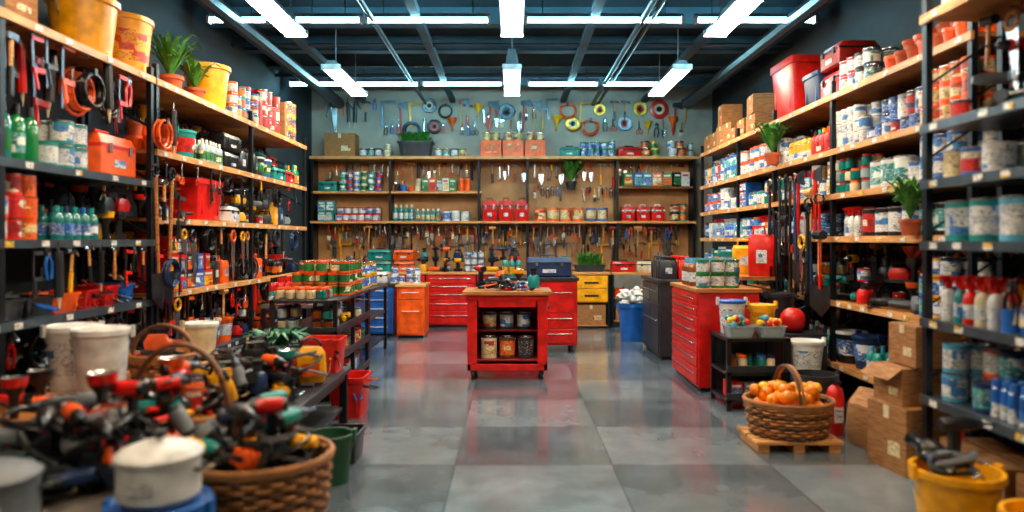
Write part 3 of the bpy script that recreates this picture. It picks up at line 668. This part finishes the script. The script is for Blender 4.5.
mb.bx(-.48,.48,.02,.5,.1,.13,'wood'); mb.bx(-.48,.48,.02,.5,.5,.53,'wood'); mb.build('storage_table')
fill(T((1.75,11.98,.53)),.9,.42,.35,['cardboard_boxes','storage_bins'],'M'); fill(T((1.75,11.98,.13)),.9,.42,.35,['cardboard_boxes'],'M')
fill(T((-2.9,12.03,.95)),3.2,.45,.45,['power_tools','storage_bins','tool_pots','paint_cans','toolboxes','power_tools'],'M',rows=2)
fill(T((.4,12.03,.95)),.65,.45,.4,['toolboxes','paint_cans'],'M',rows=2)
put(lambda m:(binn(m,.55,.24,.12,'dgrey'),plant(m,.08,.28,200,'leaf',.016,.8,.2)),'planter_crate',1.35,12.2,.95)
fill(T((1.7,12.0,.95)),1.0,.42,.42,['power_tools','storage_bins','toolboxes'],'M',rows=2)
chest('blue_drawer_cabinet',T((-2.1,10.9,0)),.5,.5,.82,'blue',[1,1,1,1,1],'dgrey',cast=False,hc='white')
chest('orange_cabinet',T((-1.55,10.7,0)),.42,.6,.82,'orange',[1,3],'woodlight',cast=False,hc='white')
fill(T((-2.35,10.95,.82)),.98,.4,.36,['toolboxes','storage_jars','power_tools','paint_cans'],'M',rows=2)
mb=MB()
x0,x1,y0_,y1_=-2.22,-1.6,6.4,7.85
for x in (x0+.02,x1-.02):
    for y in (y0_+.02,(y0_+y1_)/2,y1_-.02): mb.bx(x-.02,x+.02,y-.02,y+.02,.0,.95,'black')
for z in (.12,.4,.66,.95): mb.bx(x0,x1,y0_,y1_,z-.03,z,'black' if z<.9 else 'dgrey')
for z in (.12,.4,.66): mb.bx(x1-.01,x1+.005,y0_,y1_,z,z+.05,'dgrey'); mb.bx(x0,x1,y0_-.005,y0_+.01,z,z+.04,'dgrey')
mb.build('black_display_shelf',.004)
for z in (.12,.4,.66):
    fill(T((x1-.02,y0_+.05,z))@Rz(90),1.35,.3,.25,['storage_jars','paint_cans','tape_rolls','power_tools'],'D',rows=2)
    fill(T((x0+.04,y0_+.02,z)),.26,.5,.25,['storage_jars','product_cartons','paint_cans'],'D',rows=3)
fill(T((x0+.02,y0_+.02,.95)),.6,.45,.2,['paint_cans','storage_jars','storage_bins','tape_rolls'],'M',rows=3)
fill(T((x0+.02,y0_+.5,.95)),.6,.9,.42,['paint_cans','cleaner_bottles','toolboxes','storage_jars','tool_pots'],'M',rows=6)
mb=MB(); mb.bx(-2.95,-2.3,8.2,9.9,.7,.74,'woodgrey')
for x in (-2.92,-2.33):
    for y in (8.23,9.87): mb.bx(x-.025,x+.025,y-.025,y+.025,0,.7,'black')
mb.bx(-2.92,-2.33,8.23,9.87,.2,.23,'woodgrey'); mb.build('workbench')
fill(T((-2.9,8.25,.74)),.55,1.5,.5,['paint_cans','storage_bins','power_tools','cleaner_bottles','paint_buckets'],'L',rows=7)
fill(T((-2.9,8.25,.23)),.55,1.0,.4,['toolboxes','storage_bins','cardboard_boxes'],'D',rows=4)
mb=MB(); mb.bx(-2.28,-1.72,8.5,9.7,.86,.9,'dgrey')
for x in (-2.25,-1.75):
    for y in (8.53,9.67): mb.bx(x-.02,x+.02,y-.02,y+.02,0,.86,'black')
mb.bx(-2.25,-1.75,8.53,9.67,.15,.18,'dgrey'); mb.bx(-2.25,-1.75,8.53,9.67,.5,.53,'dgrey'); mb.build('workbench')
fill(T((-2.26,8.52,.9)),.52,1.1,.48,CL+['toolboxes','jerry_cans'],'M',rows=6); fill(T((-2.24,8.55,.53)),.48,1.0,.3,CL,'D',rows=5); fill(T((-2.24,8.55,.18)),.48,1.0,.3,['storage_bins','toolboxes'],'D',rows=3)
chest('red_tool_chest',T((1.84,7.45,0))@Rz(-90),1.1,.6,1.02,'red',[1,1,1,1,1.3,1.3,1.6],'wood',cast=False)
fill(T((1.85,6.95,1.02)),.58,.3,.42,['storage_jars','big_paint_cans','paint_cans'],'M',rows=1); fill(T((1.85,7.25,1.02)),.58,.7,.46,['paint_cans','cleaner_bottles','storage_bins','tool_pots','trigger_spray_bottles','power_tools'],'R',rows=4)
chest('grey_metal_cabinet',T((1.85,9.3,0))@Rz(-90),1.1,.6,1.0,'dgrey',[1,2.5],'dgrey',2,cast=False,hc='steel')
fill(T((1.87,8.78,1.0)),.56,1.0,.5,['power_tools','toolboxes','paint_cans','jerry_cans'],'D',rows=5)
mb=MB(); mb.M=T((1.78,10.4,0)); bucket(mb,.2,.56,'blue')
for i in range(24):
    mb.M=T((1.78+R.uniform(-.13,.13),10.4+R.uniform(-.13,.13),.56+R.uniform(-.04,.2)))@Rz(R.uniform(0,360))@Rx(R.uniform(-60,60)); mb.box(0,0,0,.18,.14,.004,'white'); mb.sphere(0,0,0,.06,'white',7)
mb.build('waste_bin')
mb=MB(); mb.M=T((1.88,6.12,0))
for x in (.02,.54):
    for y in (.02,.5): mb.bx(x-.02,x+.02,y-.02,y+.02,0,.64,'black')
for z in (.1,.34,.64): mb.bx(0,.56,0,.52,z-.03,z,'black')
for z in (.1,.34): mb.bx(0,.56,-.005,.01,z,z+.06,'dgrey')
mb.bx(0,.56,.5,.52,.1,.64,'dgrey'); mb.build('black_display_stand',.004)
fill(T((1.92,6.14,.1)),.46,.4,.2,['product_cartons','storage_jars'],'D',rows=2); fill(T((1.92,6.14,.34)),.46,.4,.26,['paint_cans','storage_jars'],'D',rows=2)
def tray(m):
    binn(m,.24,.2,.1,'gclear')
    for i in range(22): m.sphere(R.uniform(-.09,.09),R.uniform(-.07,.07),R.uniform(.08,.16),.03,R.choice(['fruit','lemon','lblue','red','teal']),8)
put(tray,'small_parts_tray',2.02,6.25,.64); put(tray,'small_parts_tray',2.3,6.25,.64)
put(lambda m:bucket(m,.12,.3,'white','blue','l_white'),'paint_bucket',2.04,6.5,.64)
put(lambda m:bucket(m,.12,.26,'yellow','yellow','l_yellow'),'paint_bucket',2.32,6.5,.64)
put(lambda m:bucket(m,.15,.3,'blue','blue','l_blue'),'paint_bucket',2.6,6.2,.0)
put(lambda m:bucket(m,.15,.3,'white','white','l_white'),'paint_bucket',2.6,6.2,.31)
# ------------------------------------------------------------------ wicker baskets
def wicker(mb,r,h,sy=1,handle=.3,axis='Y',flare=1.15):
    M=mb.M; mb.M=M@Matrix.Diagonal((1,sy,1,1)); n=36
    lv=max(6,int(h/.024))
    for k in range(lv):
        t=k/(lv-1); rr=r*(1/flare+(1-1/flare)*t**.8); pts=[]
        for i in range(n*2):
            a=pi*i/n; off=.009*(1 if ((i//2+k)%2) else -1); pts.append(((rr+off)*math.cos(a),(rr+off)*math.sin(a),.015+t*(h-.03)))
        mb.tube(pts,h/lv*.52,'wicker' if k%3 else 'wicker2',5,True)
    for i in range(n):
        a=2*pi*(i+.5)/n; mb.tube([(r/flare*math.cos(a),r/flare*math.sin(a),0),(r*math.cos(a)*.985,r*math.sin(a)*.985,h)],.006,'wicker2',4)
    for q in (0,.018): mb.ring((0,0,h-q),r+.012-q*.3,.015,'wicker','Z',36,k=6)
    mb.lathe([(.001,.01),(r/flare*.98,.01),(r*.96,h-.02),(r*.95,h-.03),(r/flare*.95,.02),(.001,.02)],'wicker2',28)
    if handle:
        for o in (-.012,.012):
            pts=[]
            for i in range(21):
                a=pi*i/20; u=r*math.cos(a); z=h+handle*math.sin(a)
                pts.append((u,o,z) if axis=='Y' else (o,u,z))
            mb.tube(pts,.013,'wicker' if o>0 else 'wicker2',6)
    mb.M=M
mb=MB(); mb.M=T((2.02,5.12,0))
for x in (-.25,0,.25): mb.bx(x-.04,x+.04,-.2,.2,.0,.06,'woodlight')
for y in (-.17,-.06,.06,.17): mb.bx(-.31,.31,y-.045,y+.045,.06,.085,'woodlight')
mb.build('wooden_pallet_stand',.004)
mb=MB(); mb.M=T((2.02,5.12,.087)); wicker(mb,.3,.25,.85,.24,'X')
mb.build('wicker_basket')
mb=MB(); mb.M=T((2.02,5.12,.087))
for i in range(46):
    q=math.sqrt(R.random())*.24; a=R.uniform(0,2*pi); mb.sphere(q*math.cos(a),q*math.sin(a)*.85,.28+R.uniform(-.03,.08)*(1-q*2),.042,R.choice(['fruit','fruit','fruit','lemon']),12)
mb.lathe([(.001,.02),(.22,.02),(.24,.23),(.001,.25)],'fruit',16)
mb.build('oranges')
put(lambda m:cardbox(m,.36,.34,.42),'cardboard_box',2.62,4.62,0,-80)
put(lambda m:cardbox(m,.3,.3,.24,True),'cardboard_box',2.64,4.66,.425,-84)
put(lambda m:(m.rl([(.34,.3,0),(.36,.32,.1),(.33,.28,.3),(.3,.06,.38),(.29,.03,.4)],'card',c=.3)),'paper_sack',2.66,5.12,.0,-70)
mb=MB(); mb.M=T((2.5,5.42,0)); mb.lathe([(.001,0,'red'),(.06,0),(.065,.02),(.065,.3),(.05,.35),(.02,.38,'black'),(.02,.42),(.001,.42)],'red',16); mb.box(0,-.02,.4,.03,.12,.02,'black'); mb.tube([(0,.02,.4),(.05,.0,.36),(.08,0,.2),(.075,0,.08)],.009,'black',6); mb.box(0,-.066,.1,.07,.004,.12,'l_white'); mb.build('fire_extinguisher')
put(lambda m:bucket(m,.17,.4,'dgrey'),'plastic_bucket',2.5,5.78,0)
put(lambda m:cardbox(m,.3,.3,.26),'cardboard_box',2.72,4.62,.68,-88)
mb=MB(); mb.M=T((2.22,3.5,0)); bucket(mb,.2,.36,'yellow'); pile(mb,mb.M@T((0,0,.33)),.25,.25,0,.08,9,[grease,wrench,pliers],.4,'round',2); mb.build('bucket_of_tools')
put(lambda m:bucket(m,.18,.34,'yellow'),'plastic_bucket',2.28,2.95,0,20)
mb=MB()
for i in range(12):
    y=6.6+i*.11; mb.M=T((2.93-R.uniform(0,.1),y,R.uniform(1.7,2.15)))@Rz(R.uniform(40,140))@Ry(R.uniform(-4,4)); shovel(mb,R.uniform(1.0,1.5),R.choice(['black','dgrey','black','black','red','navy']))
for i in range(12):
    mb.M=T((2.9,6.6+i*.1,1.55+R.uniform(-.3,.7)))@Rz(-90)@Matrix.Scale(1.3,4); R.choice([axe,clampt,saw,grease,hammer,mallet])(mb)
mb.build('hanging_garden_tools')
mb=MB(); mb.M=T((2.68,6.68,.62))
mb.sphere(0,0,.12,.12,'red',16); mb.tube([(0,0,.24),(0,0,.34)],.025,'black',8); mb.tube([(-.06,0,.34),(.06,0,.34)],.014,'black',6); mb.lathe([(.001,0),(.09,0),(.1,.02),(.001,.02)],'black',16,z=-.0)
mb.tube([(0,0,.2),(.1,-.05,.25),(.14,-.05,.1),(.1,0,.02)],.01,'black',6); mb.build('pressure_sprayer')
mb=MB(); mb.bx(2.55,2.95,6.55,7.4,.0,.62,'dgrey'); mb.bx(2.54,2.56,6.6,7.35,.05,.57,'black'); mb.bx(2.6,2.9,6.53,6.56,.05,.3,'black');mb.bx(2.6,2.9,6.53,6.56,.33,.58,'black'); mb.build('metal_storage_locker',.004)
put(lambda m:(bucket(m,.16,.34,'dgrey',None)),'plastic_bucket',2.72,7.15,.62,30)
mb=MB(); mb.bx(2.5,2.96,7.6,9.1,1.06,1.1,'wood')
for x in (2.53,2.93):
    for y in (7.63,9.07): mb.bx(x-.025,x+.025,y-.025,y+.025,0,1.06,'postmetal')
mb.bx(2.5,2.96,7.6,9.1,.5,.53,'wood'); mb.build('workbench')
put(lambda m:jerry(m,.28,.22,.58,'red'),'jerry_can',2.78,7.8,1.1,-20)
put(lambda m:jerry(m,.3,.24,.42,'yellow'),'jerry_can',2.74,8.2,1.1,-20)
fill(T((2.52,8.4,1.1)),.42,.7,.5,['cleaner_bottles','toolboxes','paint_buckets','paint_cans'],'M',rows=4); fill(T((2.52,7.65,.53)),.42,1.2,.45,['paint_buckets','toolboxes'],'M',rows=5)
# ------------------------------------------------------------------ foreground left
def table(name,x0,x1,y0,y1,h,top='woodgrey',leg='black',t=.035,shelf=True):
    mb=MB(); mb.bx(x0,x1,y0,y1,h-t,h,top); mb.bx(x0+.03,x1-.03,y0+.03,y1-.03,h-t-.06,h-t,leg)
    for x in (x0+.05,x1-.05):
        for y in (y0+.05,y1-.05): mb.bx(x-.03,x+.03,y-.03,y+.03,0,h-t,leg)
    if shelf: mb.bx(x0+.05,x1-.05,y0+.05,y1-.05,.12,.15,top)
    mb.build(name,.004)
table('display_table',-2.98,-2.25,3.55,5.9,.55,'wood','wooddark')
put(lambda m:bucket(m,.16,.4,'white','white','white'),'paint_bucket',-2.55,4.35,.55,20)
put(lambda m:bucket(m,.155,.4,'white','white','l_white'),'paint_bucket',-2.82,4.5,.55,50)
put(lambda m:bucket(m,.13,.3,'cream','white',None),'paint_bucket',-2.45,5.5,.55,50)
mb=MB(); mb.M=T((-2.42,4.85,.55)); wicker(mb,.21,.16,.8,.2,'Y'); mb.build('wicker_basket')
mb=MB(); pile(mb,T((-2.42,4.85,.66)),.25,.2,0,.05,6,[brush,screwd],.2,'round'); mb.build('hand_tool_pile')
fill(T((-2.95,3.6,.55)),.7,.5,.2,['paint_cans','storage_jars','tape_rolls','power_tools'],'M',rows=4)
fill(T((-2.95,5.62,.55)),.3,.28,.3,['paint_cans','flower_pots'],'L',rows=1)
fill(T((-2.95,5.05,.55)),.35,.5,.3,['power_tools','paint_cans'],'D',rows=3)
table('display_table',-2.2,-1.32,4.35,5.75,.46,'dgrey','black')
mb=MB(); pile(mb,T((-1.78,4.85,.46)),.85,.85,0,.2,60,[clampt,grease,hammer,pliers,wrench,brush],.7,hoses=8); mb.build('power_tool_pile')
mb=MB(); pile(mb,T((-1.95,5.4,.46)),.45,.5,0,.14,22,None,.5,hoses=3); mb.build('hand_tool_pile')
put(lambda m:(binn(m,.3,.28,.26,'red',(screwd,8))),'plastic_storage_bin',-1.5,5.6,.46)
put(lambda m:(pot(m,.11,.12,'dgrey'),plant(m,.1,.3,220,'leaf2',.025,.6)),'potted_plant',-1.82,5.45,.5)
put(lambda m:(m.rl([(.18,.1,0),(.22,.13,.05),(.2,.12,.2),(.14,.07,.25),(.01,.01,.25)],'yellow',c=.3),m.ring((0,0,.24),.07,.01,'black','Y',10,0,180,6),m.box(0,-.07,.05,.12,.02,.09,'orange')),'tool_pouch',-1.45,5.05,.48,15)
put(lambda m:bucket(m,.14,.3,'dgreen'),'plastic_bucket',-1.13,4.35,0)
put(lambda m:(binn(m,.3,.36,.34,'red',(pliers,8))),'plastic_storage_bin',-1.4,6.05,0)
put(lambda m:(binn(m,.26,.3,.2,'black',(hammer,8))),'plastic_storage_bin',-1.16,4.8,0)
mb=MB(); mb.M=T((-1.22,3.35,0)); wicker(mb,.34,.48,.9,.0,'Y',1.2); mb.build('wicker_basket')
mb=MB(); pile(mb,T((-1.22,3.35,.42)),.55,.5,0,.12,34,[grease,hammer,pliers,clampt,wrench],.65,'round',hoses=12); mb.build('hand_tool_pile')
table('display_table',-2.3,-1.6,2.2,4.25,.42,'woodgrey','wooddark')
mb=MB(); mb.M=T((-1.78,3.75,.42)); wicker(mb,.26,.16,.9,.36,'Y'); mb.build('wicker_basket')
mb=MB(); pile(mb,T((-1.78,3.75,.53)),.4,.4,0,.12,24,[grease,hammer,pliers,clampt],.65,'round',hoses=6); mb.build('hand_tool_pile')
def cookpot(m,c='white'):
    m.lathe([(.001,0,c),(.15,0),(.165,.02),(.165,.17),(.175,.175),(.175,.19,c),(.15,.21),(.08,.235),(.03,.24),(.015,.25,'dgrey'),(.03,.27),(.03,.285),(.001,.29)],c,24)
    m.box(0,-.166,.06,.1,.004,.05,'l_white')
    for s in (-1,1): m.ring((s*.165,0,.13),.035,.009,'dgrey','Z',10,-90 if s>0 else 90,90 if s>0 else 270,5)
mb=MB(); mb.M=T((-1.42,2.82,0)); bucket(mb,.19,.45,'blue','blue'); mb.build('plastic_bucket')
mb=MB(); mb.M=T((-1.42,2.82,.465))@Matrix.Scale(.95,4); cookpot(mb); mb.build('enamel_pot')
put(lambda m:cookpot(m,'grey'),'enamel_pot',-1.98,2.65,.42,30)
mb=MB(); pile(mb,T((-1.95,3.2,.42)),.62,.6,0,.24,50,[clampt,grease,hammer,pliers],.7,hoses=9); mb.build('power_tool_pile')
fill(T((-2.28,3.9,.42)),.4,.32,.3,['spray_paint_cans','tool_pots','paint_cans'],'L',rows=3)
mb=MB(); mb.M=T((-2.12,2.95,.42)); can(mb,.09,.2,'teal','l_teal','steel',True,18); mb.build('paint_can')
# ------------------------------------------------------------------ world / camera
w=bpy.data.worlds.new('world'); bpy.context.scene.world=w; w.use_nodes=True
w.node_tree.nodes['Background'].inputs[0].default_value=(.05,.1,.13,1); w.node_tree.nodes['Background'].inputs[1].default_value=.3
cd=bpy.data.cameras.new('camera'); cam=bpy.data.objects.new('camera',cd); bpy.context.collection.objects.link(cam)
cam.location=(0,0,1.5); cam.rotation_euler=(pi/2,0,0); cd.sensor_width=36; cd.lens=700/1024*36; cd.shift_y=-16/1024; cd.clip_start=.05
cd.dof.use_dof=True; cd.dof.focus_distance=8.6; cd.dof.aperture_fstop=.7
bpy.context.scene.camera=cam
try:
    bpy.context.scene.view_settings.view_transform='Standard'; bpy.context.scene.view_settings.look='None'
except Exception as e: print(e)
